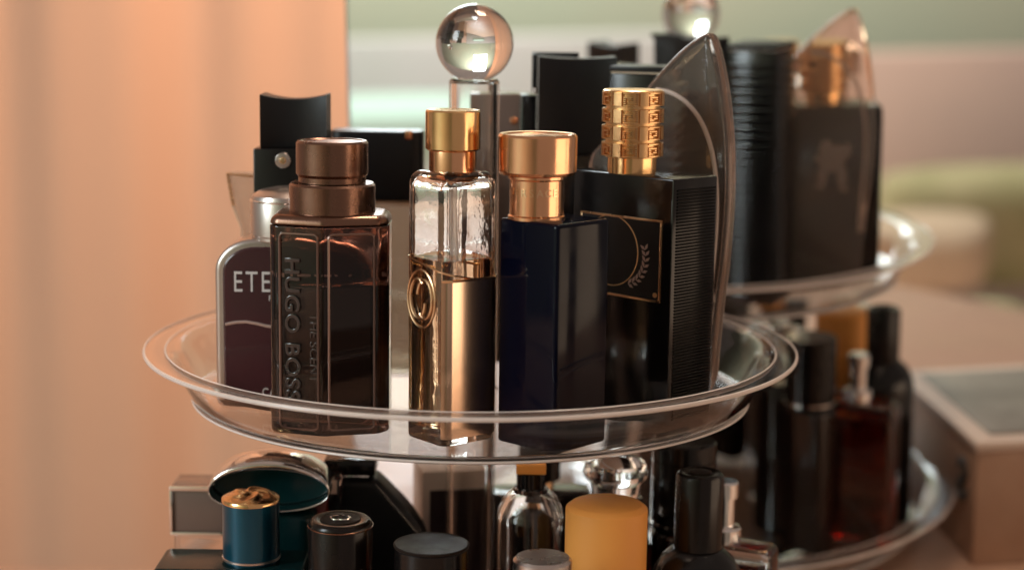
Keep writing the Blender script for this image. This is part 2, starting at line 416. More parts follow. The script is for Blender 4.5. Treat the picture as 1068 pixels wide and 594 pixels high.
bm = lathe([(0, h-.001), (.0150, h-.001), (.0150, h+.0004), (.0158, h+.0010), (.0158, h+.0158), (.0150, h+.0178), (.0120, h+.0198), (.006, h+.0212), (0, h+.0216)], 64)
obj('cap', bm, 'silver', b, (-.0010, 0, 0))
obj('cap_seam', lathe([(.0157, h+.0152), (.0161, h+.0154), (.0161, h+.0159), (.0157, h+.0161)], 64), 'chrome', b, (-.0010, 0, 0))

# --- brown faceted bottle with bronze cap
Y = -.074
b = bottle('dark brown faceted glass bottle with embossed upright letters and a bronze cap', 347, Y, ZF, 0, 330)
h = H(347, 226, Y, ZF)
pts0 = [(-.0015, -.0215), (.0205, -.0150), (.0240, -.0100), (.0240, .010), (.0205, .0150), (0, .0200), (-.0205, .0150), (-.0240, .010), (-.0240, -.0125), (-.0215, -.0155)]
def rounded(pts, r, n=4):
    out = []; N_ = len(pts)
    for i in range(N_):
        a, p, c = Vector(pts[i-1]), Vector(pts[i]), Vector(pts[(i+1) % N_])
        u, v = (a-p), (c-p); k = min(r, u.length*.4, v.length*.4); u.normalize(); v.normalize()
        s, e = p+u*k, p+v*k
        for t in range(n+1):
            q = t/n; out.append(tuple(s*(1-q)**2+p*2*q*(1-q)+e*q*q))
    return out
pts = rounded(pts0, .0016)
obj('glass_body', prism(pts, 0, h-.0020, .0014, .0008), 'brownglass', b)
obj('liquid', prism(inset(pts, .0030), .008, h*.70, .001), 'brownliquid', b)
obj('shoulder', prism(inset(pts, .0002), h-.0019, h+.0022, .0008, .0036, steps=6), 'bronze', b)
def frame_on(p0, p1, z0, z1, off=.0004, r=.00055, m='bronze', name='panel_frame'):
    p0, p1 = Vector(p0), Vector(p1); t = (p1-p0).normalized(); nn = Vector((t.y, -t.x))
    a, c = p0+t*.0022+nn*off, p1-t*.0022+nn*off; path = []; rr = .0018
    for (u, z) in ((a, z0), (c, z0), (c, z1), (a, z1)): path.append((u, z))
    L = (c-a).length; P = []
    for cx, cz, a0 in ((L-rr, z1-rr, 0), (rr, z1-rr, pi/2), (rr, z0+rr, pi), (L-rr, z0+rr, 1.5*pi)):
        for k in range(5):
            g_ = a0+k*pi/8; u = a+t*(cx+rr*math.cos(g_)); P.append((u.x, u.y, cz+rr*math.sin(g_)))
    return obj(name, tube(P, r, 6, closed=True), m, b)
M['brownedge'] = mat('polished brown glass edge', (.20, .12, .095), .14, metal=.5)
frame_on((-.0215, -.0155), (-.0015, -.0215), .003, h-.005, m='brownedge')
frame_on((-.0015, -.0215), (.0205, -.0150), .003, h-.005, m='brownedge')
ang = math.atan2(-.0215+.0155, .020)
M['emboss'] = mat('embossed glass', (.012, .010, .010), .06, coat=1)
mid = Vector((-.0145, -.0178))
text('embossed_letters', 'HUGO BOSS', .0088, 'emboss', b, (mid.x, mid.y-.0002, h*.50), (pi/2, pi/2, ang), depth=.0002, bevel=.00035, sx=1.12, spacing=1.1)
text('embossed_letters', 'THE SCENT', .0050, 'emboss', b, (-.0055, -.0203-.0003, h*.42), (pi/2, pi/2, ang), depth=.0002, bevel=.0001, sx=1.1)
# fix rotation: text upright on the slanted face, turned to read downwards
for o_ in [c for c in b.children if c.name.startswith('embossed')]:
    o_.rotation_mode = 'XYZ'
    o_.matrix_local = Matrix.Translation(o_.location) @ Matrix.Rotation(ang, 4, 'Z') @ Matrix.Rotation(pi/2, 4, 'X') @ Matrix.Rotation(-pi/2, 4, 'Z') @ Matrix.Diagonal((o_.scale.x, 1, 1, 1))
hc = H(347, 190, Y, ZF); ht = H(347, 147, Y, ZF); s = .70/1800
obj('collar', lathe([(0, h+.0014), (.0172, h+.0014), (.0176, h+.0020), (.0176, hc-.0012), (.0168, hc-.0003), (0, hc)], 80), 'bronze', b)
obj('cap', lathe([(0, hc), (.0138, hc), (.0138, hc+.0022), (.0147, hc+.0034), (.0147, ht-.0009), (.0140, ht), (.0128, ht), (.0124, ht-.0004), (0, ht-.0004)], 80), 'bronze', b)

# --- clear bottle with gold plate and emblem
Y = -.092
b = bottle('clear half full bottle with a mirror gold side and interlocked ring emblem', 471, Y, ZF, 0, 330)
h = H(471, 178, Y, ZF)
RZ = R_(-50)
pts = [tuple(Matrix.Rotation(RZ, 2) @ Vector(p)) for p in rrect(.0264, .0282, .0050)]
zl = H(450, 268, Y, ZF)
obj('glass_body', prism(pts, 0, h, .002, .0055, steps=6), 'wavyglass', b)
obj('liquid', prism(inset(pts, .0026), .0075, zl, .0015, .0002), 'amber', b)
obj('inner_wall', prism(inset(pts, .0026), zl+.0001, h-.0035, .0001, .0040), 'cavity', b)
na = Matrix.Rotation(RZ, 2) @ Vector((0, -1)); ta = Matrix.Rotation(RZ, 2) @ Vector((1, 0))      # emblem face
zp = H(490, 288, Y, ZF)
nb, tb = ta, Matrix.Rotation(RZ, 2) @ Vector((0, 1))
bm = bmesh.new(); c0 = nb*(.0264/2+.0005)
g = []
for i in range(33):                                                # plate wraps slightly round the corners
    u = (i/32-.5)*2; x = u*.0136; q = c0+tb*x+nb*(.0006-.0007*u*u-.0022*(max(0, abs(u)-.75)/.25)**2)
    g.append([q, q-nb*.0006])
V = [[bm.verts.new((p.x, p.y, z)) for z in (.0035, zp)] + [bm.verts.new((q.x, q.y, z)) for z in (.0035, zp)] for p, q in g]
for a_, c_ in zip(V, V[1:]):
    bm.faces.new((a_[0], c_[0], c_[1], a_[1])); bm.faces.new((a_[2], a_[3], c_[3], c_[2])); bm.faces.new((a_[1], c_[1], c_[3], a_[3])); bm.faces.new((a_[0], a_[2], c_[2], c_[0]))
obj('gold_plate', bm, 'plate', b, sharp=60)
obj('plate_edge', tube([(q[0].x, q[0].y, zp+.0002) for q in g], .0006, 6), 'palegold', b)
# the amber neckline: a slanting gold wire round the glass at the liquid's level
q = inset(pts, -.0004)
obj('glass_ridge', tube([(x, y, zl-.0048-.0050*(x*tb.x*0+x)/.018) for x, y in q], .00045, 6, closed=True), 'palegold', b)
ze = H(442, 308, Y, ZF); ce = na*(.0282/2+.0007)-ta*.0005
bm = bmesh.new()
def epath(cx, rx, rz_, a0, a1, n=40): return [(ce.x+ta.x*(cx+rx*math.cos(a0+(a1-a0)*k/n)), ce.y+ta.y*(cx+rx*math.cos(a0+(a1-a0)*k/n)), ze+rz_*math.sin(a0+(a1-a0)*k/n)) for k in range(n+1)]
tube(epath(0, .0088, .0115, 0, 2*pi)[:-1], .0006, 8, bm, True)
tube(epath(-.0022, .0048, .0078, .9, 2*pi-.2), .0008, 8, bm)
tube(epath(.0022, .0048, .0078, pi+.9, 3*pi-.2), .0008, 8, bm)
obj('ring_emblem', bm, 'oldgold', b)
hn = H(472, 176, Y, ZF); hk = H(472, 157, Y, ZF); ht = H(472, 115, Y, ZF)
obj('neck', cyl(.0094, h-.0006, hk, .0004), 'copper', b)
obj('cap', lathe([(0, hk), (.0102, hk), (.0109, hk+.0006), (.0109, ht-.0007), (.0103, ht), (0, ht)], 80), 'gold', b)
obj('dip_tube', tube([(.001, .001, .012), (.0025, .0, .03), (0, 0, h-.004)], .0008, 8), 'milkglass', b)

# --- dark blue pillar
Y = -.096
b = bottle('dark navy square pillar bottle with a wide polished rose gold cap', 577, Y, ZF, 0, 330)
h = H(577, 228, Y, ZF)
RZ = R_(-43)
pts = [tuple(Matrix.Rotation(RZ, 2) @ Vector(p)) for p in rounded([(.0157, .0157), (-.0157, .0157), (-.0157, -.0157), (.0157, -.0157)], .0022)]
obj('glass_body', prism(pts, 0, h, .0012, .0016), 'navy', b)
dxp = ony(560, 200, Y).x-b.location.x
h1 = H(560, 218, Y, ZF); h2 = H(560, 182, Y, ZF); h3 = H(560, 140, Y, ZF)
obj('neck', lathe([(0, h-.0003), (.0114, h-.0003), (.0114, h+.0010), (.0108, h+.0015), (.0108, h2-.0022), (.0116, h2-.0016), (.0116, h2-.0006), (.0108, h2-.0003), (.0108, h2), (0, h2)], 80), 'copper', b, (dxp*1.0, 0, 0))
obj('cap', lathe([(0, h2), (.0148, h2), (.0156, h2+.0012), (.0157, h3-.001), (.0150, h3), (.0135, h3-.0002), (.0130, h3-.0007), (0, h3-.0007)], 96), 'copper', b, (dxp*1.0, 0, 0))
zz = (h1+h2)/2
for i, ch in enumerate('VERSACE'):
    a = -pi/2+(i-3)*.30-.2; rr = .01085
    text('embossed_letters', ch, .0042, 'palegold', b, (dxp*1.0+rr*math.cos(a), rr*math.sin(a), zz), (pi/2, 0, a+pi/2), depth=.0002)

# --- black bottle with gold key-pattern cap
RZ = R_(-45)
b = thing('perfume_bottle', 'black slab bottle with ribbed sides, gold framed laurel plaque and gold key pattern cap', 'perfume bottle', (.074, -.042, ZF+.0003), RZ, GU)
h = H(697, 187, -.069, ZF); w, d = .058, .029
obj('glass_body', box(-w/2+.0008, w/2-.0008, -d/2, d/2, 0, h, .0012), 'black', b)
for sgn_ in (-1, 1):
    bm = bmesh.new(); n = 74
    for i in range(n):
        z0 = .003+(h-.007)*i/n; p = (h-.007)/n
        x0, x1 = sorted((sgn_*(w/2-.0010), sgn_*(w/2-.0001)))
        box(x0, x1, -d/2+.0022, d/2-.0022, z0, z0+p*.62, .0002, bm)
    obj('ribbed_side', bm, 'rib', b)
yf = -d/2
pw, z1p = .0228, h-.0175; z0p = z1p-.0345
fr = bmesh.new()
for x0, x1, za, zb_ in ((-pw, pw, z1p-.0009, z1p), (-pw, pw, z0p, z0p+.0009), (-pw, -pw+.0009, z0p+.0009, z1p-.0009), (pw-.0009, pw, z0p+.0009, z1p-.0009)):
    box(x0, x1, yf-.0007, yf+.0002, za, zb_, .0001, fr)
obj('plaque_frame', fr, 'oldgold', b)
obj('plaque', box(-pw+.001, pw-.001, yf-.0003, yf+.0002, z0p+.001, z1p-.001, 0), 'satinblack', b)
zc = (z0p+z1p)/2+.003
obj('plaque_ring', tube([(-.005+.0150*math.cos(2*pi*i/64), yf-.0003, zc-.001+.0150*math.sin(2*pi*i/64)) for i in range(64)], .00025, 6, closed=True), 'goldsatin', b)
bm = bmesh.new()                                                    # laurel branches
for sx_ in (1, -1):
    for i in range(9):
        a = -1.35+i*.20; rr = .0125; cx, cz = -.002+sx_*(.0045+rr*math.cos(a)*.95), zc-.002+rr*math.sin(a)*1.0
        for k_ in (-1, 1):
            dx, dz = math.cos(a+pi/2+k_*.7), math.sin(a+pi/2+k_*.7)
            L = .0031; px_, pz = -dz*.00065, dx*.00065
            c1 = (cx+sx_*0*dx, cz)
            v = [(cx, cz), (cx+sx_*dx*L*.5+px_, cz+dz*L*.5+pz), (cx+sx_*dx*L, cz+dz*L), (cx+sx_*dx*L*.5-px_, cz+dz*L*.5-pz)]
            f1 = [bm.verts.new((x, yf-.0006, z)) for x, z in v]; f2 = [bm.verts.new((x, yf-.0002, z)) for x, z in v]
            bm.faces.new(f1); bm.faces.new(f2[::-1])
            for q_ in range(4): bm.faces.new((f1[q_], f1[(q_+1) % 4], f2[(q_+1) % 4], f2[q_]))
obj('laurel_branch', bm, 'pinkink', b)
obj('plaque_rosette', cyl(.0011, 0, .0005, .0002, 20), 'goldsatin', b, (pw-.0028, yf-.0003, z0p+.0030), (pi/2, 0, 0))
# pale flourish on the back, seen in the mirror
bm = bmesh.new()
for (x, z, rx, rz_) in ((-.004, .080, .004, .006), (.003, .077, .005, .006), (-.001, .072, .007, .005), (-.006, .065, .0028, .006), (.005, .064, .0028, .007), (.008, .080, .002, .004), (-.008, .0745, .003, .002), (-.0075, .058, .003, .0014), (.0065, .0565, .003, .0014)):
    lathe([(0, 0), (1, 0), (1, .0004), (0, .0004)], 18, bm); vv = bm.verts[:] if False else list(bm.verts)[-38:]
    for v in vv: v.co = Vector((x+v.co.x*rx, d/2+v.co.z+random.random()*.00001, z*h/.105+v.co.y*rz_))
obj('back_crest', bm, 'greyfig', b)
h0 = h
cxl = Matrix.Rotation(-RZ, 2) @ Vector((ony(660, 130, -.042).x-.074, 0))
hb = H(660, 164, -.042, ZF); ht = H(660, 94, -.042, ZF)
obj('neck', lathe([(0, h-.0002), (.0105, h-.0002), (.0105, hb+.0004), (0, hb+.0004)], 60), 'gold', b, (cxl.x, cxl.y, 0))
rc = .0128
cap = obj('cap', lathe([(0, hb), (rc-.0014, hb), (rc-.0013, hb+.0004), (rc-.0013, ht-.0016), (rc-.0002, ht-.0013), (rc, ht-.0004), (rc-.0006, ht), (0, ht)], 96), 'goldsatin', b, (cxl.x, cxl.y, 0))
bm = bmesh.new(); rows = 4; rh = (ht-hb)/rows
KEY = ['111111', '000001', '111101', '100101', '101101', '100001', '111111']
for r_ in range(rows):
    zb0 = hb+rh*r_+.0005; zt0 = hb+rh*(r_+1)-.0007
    cells = 7
    for c_ in range(cells):
        a0 = c_*2*pi/cells+.25+(.0 if r_ % 2 else .0); wA = 2*pi/cells
        # smooth tile then two key motifs
        arcbox(bm, a0+.02, a0+wA*.34, zb0, zt0, rc-.0015, rc+.0004)
        for m_ in range(1):
            s0 = a0+wA*.40; cw = wA*.56/6; ch_ = (zt0-zb0)/7
            for ri, rw in enumerate(KEY):
                j = 0
                while j < 6:
                    if rw[j] == '1':
                        e = j
                        while e < 6 and rw[e] == '1': e += 1
                        arcbox(bm, s0+j*cw, s0+e*cw, zt0-(ri+1)*ch_, zt0-ri*ch_, rc-.0015, rc+.0003)
                        j = e
                    else: j += 1
obj('key_relief', bm, 'goldsatin', cap, sharp=20)

# --- clear sail-shaped glass
PHI = R_(-37); AP = ony(741, 35, -.024)
b = thing('perfume_bottle', 'tall clear sail-shaped glass bottle with pointed tip behind the gold capped black bottle', 'perfume bottle', (AP.x, AP.y, ZF+.0003), PHI, GU)
fu = Vector((math.cos(PHI), math.sin(PHI), 0)); fn = Vector((-fu.y, fu.x, 0))
def lx(px, py):                                                     # where the sight line meets the sail's own plane
    r = ray(px, py); P = O+r*((AP-O).dot(fn)/r.dot(fn)); return ((P-AP).dot(fu), P.z-ZF)
out = [lx(612, 168), lx(640, 140), lx(665, 108), lx(692, 74), lx(716, 50), lx(733, 38), lx(741, 34.5), lx(746, 38), lx(753, 60), lx(760, 100), lx(765, 150), lx(765, 210), lx(760, 270), lx(752, 330)]
x_l, x_r = lx(640, 140)[0], lx(746, 360)[0]
out += [(x_r, .0), (x_l+.006, 0), (x_l, .030)]
out = out[::-1]
def chaik(p, it=2):
    for _ in range(it):
        q = []
        for i in range(len(p)):
            a, c = Vector(p[i]), Vector(p[(i+1) % len(p)]); q += [tuple(a*.8+c*.2), tuple(a*.2+c*.8)]
        p = q
    return p
so = chaik(out)
obj('glass_body', xzprism(so, -.0042, .0042, .0030, steps=6), 'sailglass', b, sharp=60)
obj('glass_edge', tube([(x*.999-.0002, -.0012, z) for x, z in inset(so, .0008)], .0009, 8, closed=True), 'sailedge', b)
pp = [Vector((lx(x, y)[0], -.0048, lx(x, y)[1])) for x, y in ((690, 94), (705, 96), (722, 106), (738, 126), (749, 156), (754, 195), (753, 240), (748, 290), (744, 345))]
fine = []
for i in range(len(pp)-1):
    for t in range(4): fine.append(pp[i].lerp(pp[i+1], t/4))
fine.append(pp[-1])
for _ in range(3): fine = [fine[0]]+[(fine[i-1]+fine[i]*2+fine[i+1])/4 for i in range(1, len(fine)-1)]+[fine[-1]]
obj('curved_ridge', tube(fine, .0010, 8), 'milkglass', b)

# ================================================================== upper tray, back row
def concave_cap(px0, px1, pyt, pyb, Y, floor, parent, m='satinblack', dep=.018, dip=.0022, thick=True):
    a, c = ony(px0, pyt, Y), ony(px1, pyt, Y); zb_ = ony((px0+px1)/2, pyb, Y).z-floor; zt_ = (a.z+c.z)/2-floor
    w_ = c.x-a.x; n = 20; f = []; 
    for i in range(n+1):
        u = i/n*2-1; f.append((u*w_/2, -dep/2+.0035*(1-u*u)))      # hollowed front
    back = [(u*w_/2, dep/2-.0035*(1-u*u)) for u in [1-2*i/n for i in range(n+1)]]
    bm = prism(f+back, zb_, zt_, .0006)
    for v in bm.verts:
        if v.co.z > zt_-.001: v.co.z -= dip*(1-(2*v.co.x/w_)**2)
    return obj('cap', bm, m, parent, sharp=40), zb_, w_
# g
Y = -.012
b = bottle('black bottle with hollow-sided cap and small round silver badge at the far left', 309, Y, ZF, 0, 200)
c_, zb_, w_ = concave_cap(277, 346, 98, 154, Y, ZF, b)
xs = ony(268, 160, Y).x-b.location.x; 
obj('glass_body', box(xs, xs+.030, -.012, .012, 0, zb_+.0002, .001), 'black', b)
obj('round_badge', cyl(.0034, 0, .0008, .0003, 32), 'silver', b, (ony(299, 167, Y).x-b.location.x, -.0121, H(299, 168, Y-.012, ZF)), (pi/2, 0, 0))
obj('badge_centre', cyl(.0016, 0, .0012, .0003, 24), 'palegold', b, (ony(299, 167, Y).x-b.location.x, -.0121, H(299, 168, Y-.012, ZF)), (pi/2, 0, 0))
# clear wedge at far left
Y = .018
b = bottle('small clear faceted glass bottle leaning out behind the plum flask', 262, Y, ZF, 0, 200)
def lz(px, py): p = ony(px, py, Y); return (p.x-b.location.x, p.z-ZF)
out = [lz(238, 180), lz(243, 215), lz(252, 238), (lz(254, 240)[0], 0), (lz(300, 240)[0], 0), lz(300, 240), lz(306, 184), lz(300, 181)]
obj('glass_body', xzprism(rounded(out, .0015), -.003, .003, .0012), 'paleglass', b)
obj('rim', tube([(x, -.0030, z) for x, z in (lz(244, 214), lz(238, 181), lz(268, 184), lz(302, 184))], .0007, 6), 'oldgold', b)
# h: wide black cap over pale glass
Y = .038
b = bottle('wide flat black capped pale glass bottle in the middle of the back row', 394, Y, ZF, 0, 170)
a_, c2 = ony(346, 136, Y), ony(442, 136, Y); zb_ = H(394, 207, Y, ZF); zt_ = H(394, 136, Y, ZF); w_ = c2.x-a_.x
obj('cap', prism(rrect(w_, .022, .006), zb_, zt_, .0008), 'satinblack', b)
bm = box(w_*.31, w_*.39, -.0114, -.0102, zt_-.0035, zt_+.0006, .0002); obj('cap_notch', bm, 'copper', b)
obj('glass_body', prism(rrect(w_*.96, .022, .006), 0, zb_-.0004, .001, .004), 'honeyglass', b)
# k: brown glossy panel bottle left of i
Y = .066
b = bottle('brown glossy box bottle with black side behind the rose gold cap', 523, Y, ZF, 0, 170)
a_, c2, c3 = ony(488, 97, Y), ony(543, 97, Y), ony(560, 97, Y); zt_ = H(520, 97, Y, ZF)
obj('front_panel', box(a_.x-b.location.x, c2.x-b.location.x, -.010, .010, 0, zt_, .001), 'brownpanel', b)
obj('side_panel', box(c2.x-b.location.x+.0002, c3.x-b.location.x, -.0095, .010, 0, zt_-.0004, .001), 'black', b)
obj('badge', cyl(.0018, 0, .0008, .0003, 20), 'copper', b, (ony(536, 124, Y).x-b.location.x, -.0101, H(536, 125, Y, ZF)), (pi/2, 0, 0))
# i: tall hollow-sided black cap
Y = .050
b = bottle('tallest black bottle with curved hollow-sided cap between the two gold caps', 600, Y, ZF, 0, 170)
c_, zb_, w_ = concave_cap(560, 641, 59, 160, Y, ZF, b, dep=.020, dip=.0010)
obj('glass_body', box(-w_/2, w_/2, -.010, .010, 0, zb_-.0002, .001), 'black', b)
zt_ = H(557, 57, Y, ZF)
obj('cap_flap', box(-w_/2-.0030, -w_/2-.0004, -.006, .0095, H(557, 97, Y, ZF), zt_, .0004), 'satinblack', b)
obj('flap_rail', box(-w_/2-.0030, .0012, .0100, .0118, zt_-.0018, zt_+.0006, .0003), 'satinblack', b)
obj('hinge_pin', cyl(.0011, 0, .003, .0003, 16), 'silver', b, (-w_/2-.0014, -.0075, H(557, 98, Y, ZF)))
# j: ribbed black tower
Y = .030
b = bottle('black tower bottle with close horizontal ribs behind the sail-shaped glass', 668, Y, ZF, R_(-20), 170, dx=.003)
zt_ = H(668, 69, Y, ZF); w_ = .029; d_ = .030
obj('glass_body', box(-w_/2, w_/2, -d_/2, d_/2, 0, zt_-.0032, .0012), 'black', b)
obj('cap_plate', box(-w_/2-.0003, w_/2+.0003, -d_/2-.0003, d_/2+.0003, zt_-.0026, zt_, .0006), 'satinblack', b)
obj('silver_seam', box(-w_/2+.0004, w_/2-.0004, -d_/2+.0002, d_/2-.0002, zt_-.0033, zt_-.0025, 0), 'silver', b)
bm = bmesh.new(); n = 27
for i in range(n):
    p = (zt_-.012)/n; z0 = .004+p*i
    box(-w_/2+.0008, w_/2-.0008, d_/2-.0002, d_/2+.0022, z0, z0+p*.66, .0009, bm)
    box(w_/2-.0002, w_/2+.0022, -d_/2+.0015, d_/2-.0008, z0, z0+p*.66, .0009, bm)
obj('ribbing', bm, 'ribgloss', b)

# ================================================================== lower tray
def lb(label, px, py, Y, rz=0): return bottle(label, px, Y, ZL, rz, py)
def LH(px, py, Y): return H(px, py, Y, ZL)
# m teal bottle with blue cap and gold top
Y = -.078
b = lb('dark teal bottle with a metallic blue cap topped by an embossed gold disc', 262, 550, Y)
z1 = LH(262, 583, Y)+.001; z2 = LH(262, 521, Y); z3 = LH(262, 509, Y); s = .70/F
xa, xb = ony(166, 585, Y).x-b.location.x, ony(322, 585, Y).x-b.location.x
obj('glass_body', prism([(x+(xa+xb)/2, y) for x, y in rrect(xb-xa, .030, .003)], 0, z1-.0013, .0015, .002), 'teal', b)
obj('cap', lathe([(0, z1-.0012), (.0112, z1-.0012), (.0112, z1), (.0119, z1+.0008), (.0119, z2-.0005), (0, z2)], 72), 'bluecap', b)
obj('cap_ring', lathe([(.0114, z1-.0001), (.0123, z1), (.0123, z1+.0008), (.0118, z1+.0010)], 72), 'silver', b)
bm = bmesh.new(); seg, rg = 72, 24; G = []
for i in range(rg+1):
    r = i/rg; row = []
    for k in range(seg):
        a = 2*pi*k/seg; hh = .0032*math.sqrt(max(0, 1-r*r*.9))+.0011*max(0, math.cos(a*5+r*9))*math.sin(pi*min(1, r*1.1))*(1 if r < .92 else 0)
        row.append(bm.verts.new((r*.0121*math.cos(a), r*.0121*math.sin(a), z2+hh)))
    G.append(row)
for i in range(rg):
    for k in range(seg):
        try: bm.faces.new((G[i][k], G[i][(k+1) % seg], G[i+1][(k+1) % seg], G[i+1][k]))
        except Exception: pass
e0 = [bm.verts.new((v.co.x, v.co.y, z2-.0006)) for v in G[-1]]
for k in range(seg): bm.faces.new((G[-1][k], G[-1][(k+1) % seg], e0[(k+1) % seg], e0[k]))
obj('embossed_top', bm, 'gold', b, sharp=60)
# n oval chrome
Y = -.040
b = lb('dark blue bottle with a chrome eye-shaped hood behind the blue cap', 284, 505, Y)
zc = LH(284, 506, Y); rx = .0262; rz_ = .0118
bm = bmesh.new(); seg = 64; rings = []
for i in range(seg):
    a = 2*pi*i/seg; ca_, sa_ = math.cos(a), math.sin(a)
    up_ = (abs(ca_)**1.3); zz0 = sa_*(rz_ if sa_ > 0 else rz_*.75)
    row = []
    for k in range(12):
        t = 2*pi*k/12
        row.append(bm.verts.new((rx*ca_*(1+.025*math.cos(t)), .0125*math.sin(t), zc+zz0*(1+(.34 if sa_ > 0 else .08)*math.cos(t)))))
    rings.append(row)
for i in range(seg):
    for k in range(12): bm.faces.new((rings[i][k], rings[i][(k+1) % 12], rings[(i+1) % seg][(k+1) % 12], rings[(i+1) % seg][k]))
obj('chrome_hood', bm, 'chrome', b, sharp=180)
obj('hood_panel', xzprism([(rx*.97*math.cos(2*pi*i/48), zc+(rz_ if math.sin(2*pi*i/48) > 0 else rz_*.75)*.92*math.sin(2*pi*i/48)) for i in range(48)], -.003, .003, .001), 'teal', b)
obj('glass_body', prism(rrect(.040, .020, .008), 0, zc-rz_*.85, .001, .004), 'teal', b)
# l mirror-finish box cap over clear glass
Y = -.008
b = lb('clear square bottle with a wide chrome-edged dark box cap at the far left', 262, 530, Y)
x0, x1 = ony(181, 505, Y).x-b.location.x, ony(345, 505, Y).x-b.location.x
zt_, zm = LH(200, 503, Y), LH(200, 552, Y)
obj('cap', box(x0, x1, -.008, .014, zm, zt_, .0010), 'brownpanel', b)
bm = bmesh.new()
for a_ in ((x0-.0002, x1+.0002, -.0090, -.0078, zt_-.0016, zt_+.0004), (x0-.0002, x1+.0002, -.0090, -.0078, zm-.0004, zm+.0012), (x0-.0002, x0+.0012, -.0090, -.0078, zm+.0012, zt_-.0016), (x1-.0012, x1+.0002, -.0090, -.0078, zm+.0012, zt_-.0016)): box(*a_, .0003, bm)
obj('chrome_edge', bm, 'chrome', b)
obj('glass_body', box(x0+.001, x1-.001, -.007, .013, 0, zm-.0006, .002), 'glass', b)
# o small clear block with red
Y = -.028
b = lb('small clear glass block with a red centre left of the black shouldered bottle', 337, 510, Y)
zt_ = LH(337, 492, Y)
obj('glass_body', box(-.010, .0085, -.008, .008, 0, zt_, .0015), 'acrylic', b)
obj('front_label', box(-.0085, .0070, -.0084, -.0081, zt_-.0078, zt_-.0015, 0), 'carton', b)
obj('red_core', box(-.0070, .0020, -.0045, .0045, .01, zt_-.010, .001), 'red', b)
obj('label_patch', box(.0012, .0044, -.0087, -.0085, zt_-.0062, zt_-.0036, 0), 'backing', b)
# p black cap with emblem
Y = -.095
b = lb('black bottle with a round black cap bearing two interlocked silver arcs', 355, 540, Y)
z1 = LH(355, 541, Y); r_ = .0132
obj('cap', lathe([(0, z1-.030), (r_, z1-.030), (r_, z1-.0022), (r_-.0006, z1-.0008), (r_-.0016, z1), (r_-.0045, z1), (r_-.005, z1-.0003), (0, z1-.0003)], 80), 'blackcap', b)
obj('cap_top', cyl(r_-.0050, z1-.0002, z1+.0002, .0001), 'darktop', b)
bm = bmesh.new()
for sx_ in (-1, 1): tube([(sx_*(-.0012+.0027*math.cos(a)), .0027*math.sin(a), z1+.0004) for a in [(.75+(2*pi-1.5)*k/24) for k in range(25)]], .00045, 6, bm)
obj('emblem', bm, 'chrome', b)
obj('cap_ring', lathe([(r_-.0001, z1-.0030), (r_+.0003, z1-.0028), (r_+.0003, z1-.0024), (r_-.0001, z1-.0022)], 80), 'bronze', b)
obj('glass_body', prism(rrect(.036, .030, .005), 0, z1-.0302, .001, .004), 'black', b)
# r black cap with glassy disc
Y = -.108
b = lb('black bottle with a wide flat black cap under a smoky clear disc', 450, 575, Y)
z1 = LH(450, 567, Y); r_ = .0150
obj('cap', lathe([(0, z1-.030), (r_, z1-.030), (r_, z1-.0014), (r_-.0003, z1-.001), (0, z1-.001)], 80), 'black', b)
obj('cap_disc', lathe([(0, z1-.0009), (r_, z1-.0009), (r_+.0003, z1-.0005), (r_+.0003, z1-.0001), (r_-.0004, z1+.0002), (r_-.0014, z1-.0001), (0, z1-.0001)], 80), 'darktop', b)
obj('glass_body', prism(rrect(.040, .028, .005), 0, z1-.0302, .001, .004), 'black', b)
# q black shouldered bottle
Y = -.014
b = lb('black bottle with steep sloping shoulders and a square black neck', 366, 500, Y)
def lq(px, py): p = ony(px, py, Y); return (p.x-b.location.x, p.z-ZL)
out = [lq(300, 600), lq(318, 560), lq(342, 515), lq(352, 500), lq(352, 493), lq(392, 493), lq(400, 500), lq(428, 528), lq(445, 555), lq(455, 600)]
out = [(out[0][0], 0)]+out+[(out[-1][0], 0)]
out = out[::-1]
out = chaik(out, 2)
obj('glass_body', xzprism(out, -.010, .010, .004, steps=5), 'satinblack', b, sharp=50)
a_ = lq(340, 474); c2 = lq(393, 491)
obj('cap', box(a_[0], c2[0], -.010, .010, c2[1], a_[1], .001), 'black', b)
obj('neck', box(a_[0]+.003, c2[0]-.003, -.007, .007, c2[1]-.003, c2[1]-.0003, .0005), 'chrome', b)
bm = bmesh.new()
for i in range(22):
    t = i/21; p = Vector(lq(396, 500)).lerp(Vector(lq(446, 558)), t); v = p+Vector((-.0010, .0))
    lathe(capprof(.00045, -.0003, .0003, .0001), 8, bm); 
    for q_ in list(bm.verts)[-(8*7+2):]: q_.co = Vector((v.x+q_.co.x, -.0100+q_.co.y*0-.0001+q_.co.z, v.y+q_.co.y))
obj('studs', bm, 'chrome', b)
bm = bmesh.new(); bm.free()
# s carton behind the column
Y = .022
b = thing('perfume_carton', 'small pinkish carton with a dark maroon front behind the clear column', 'carton', (ony(470, 500, Y).x, Y, ZL+.0003), R_(14))
zt_ = LH(470, 484, Y)
obj('carton_body', box(-.016, .017, -.012, .012, 0, zt_, .0006), 'carton', b)
obj('front_label', box(-.0125, .0166, -.0126, -.0121, .004, zt_-.009, 0), 'maroon', b)
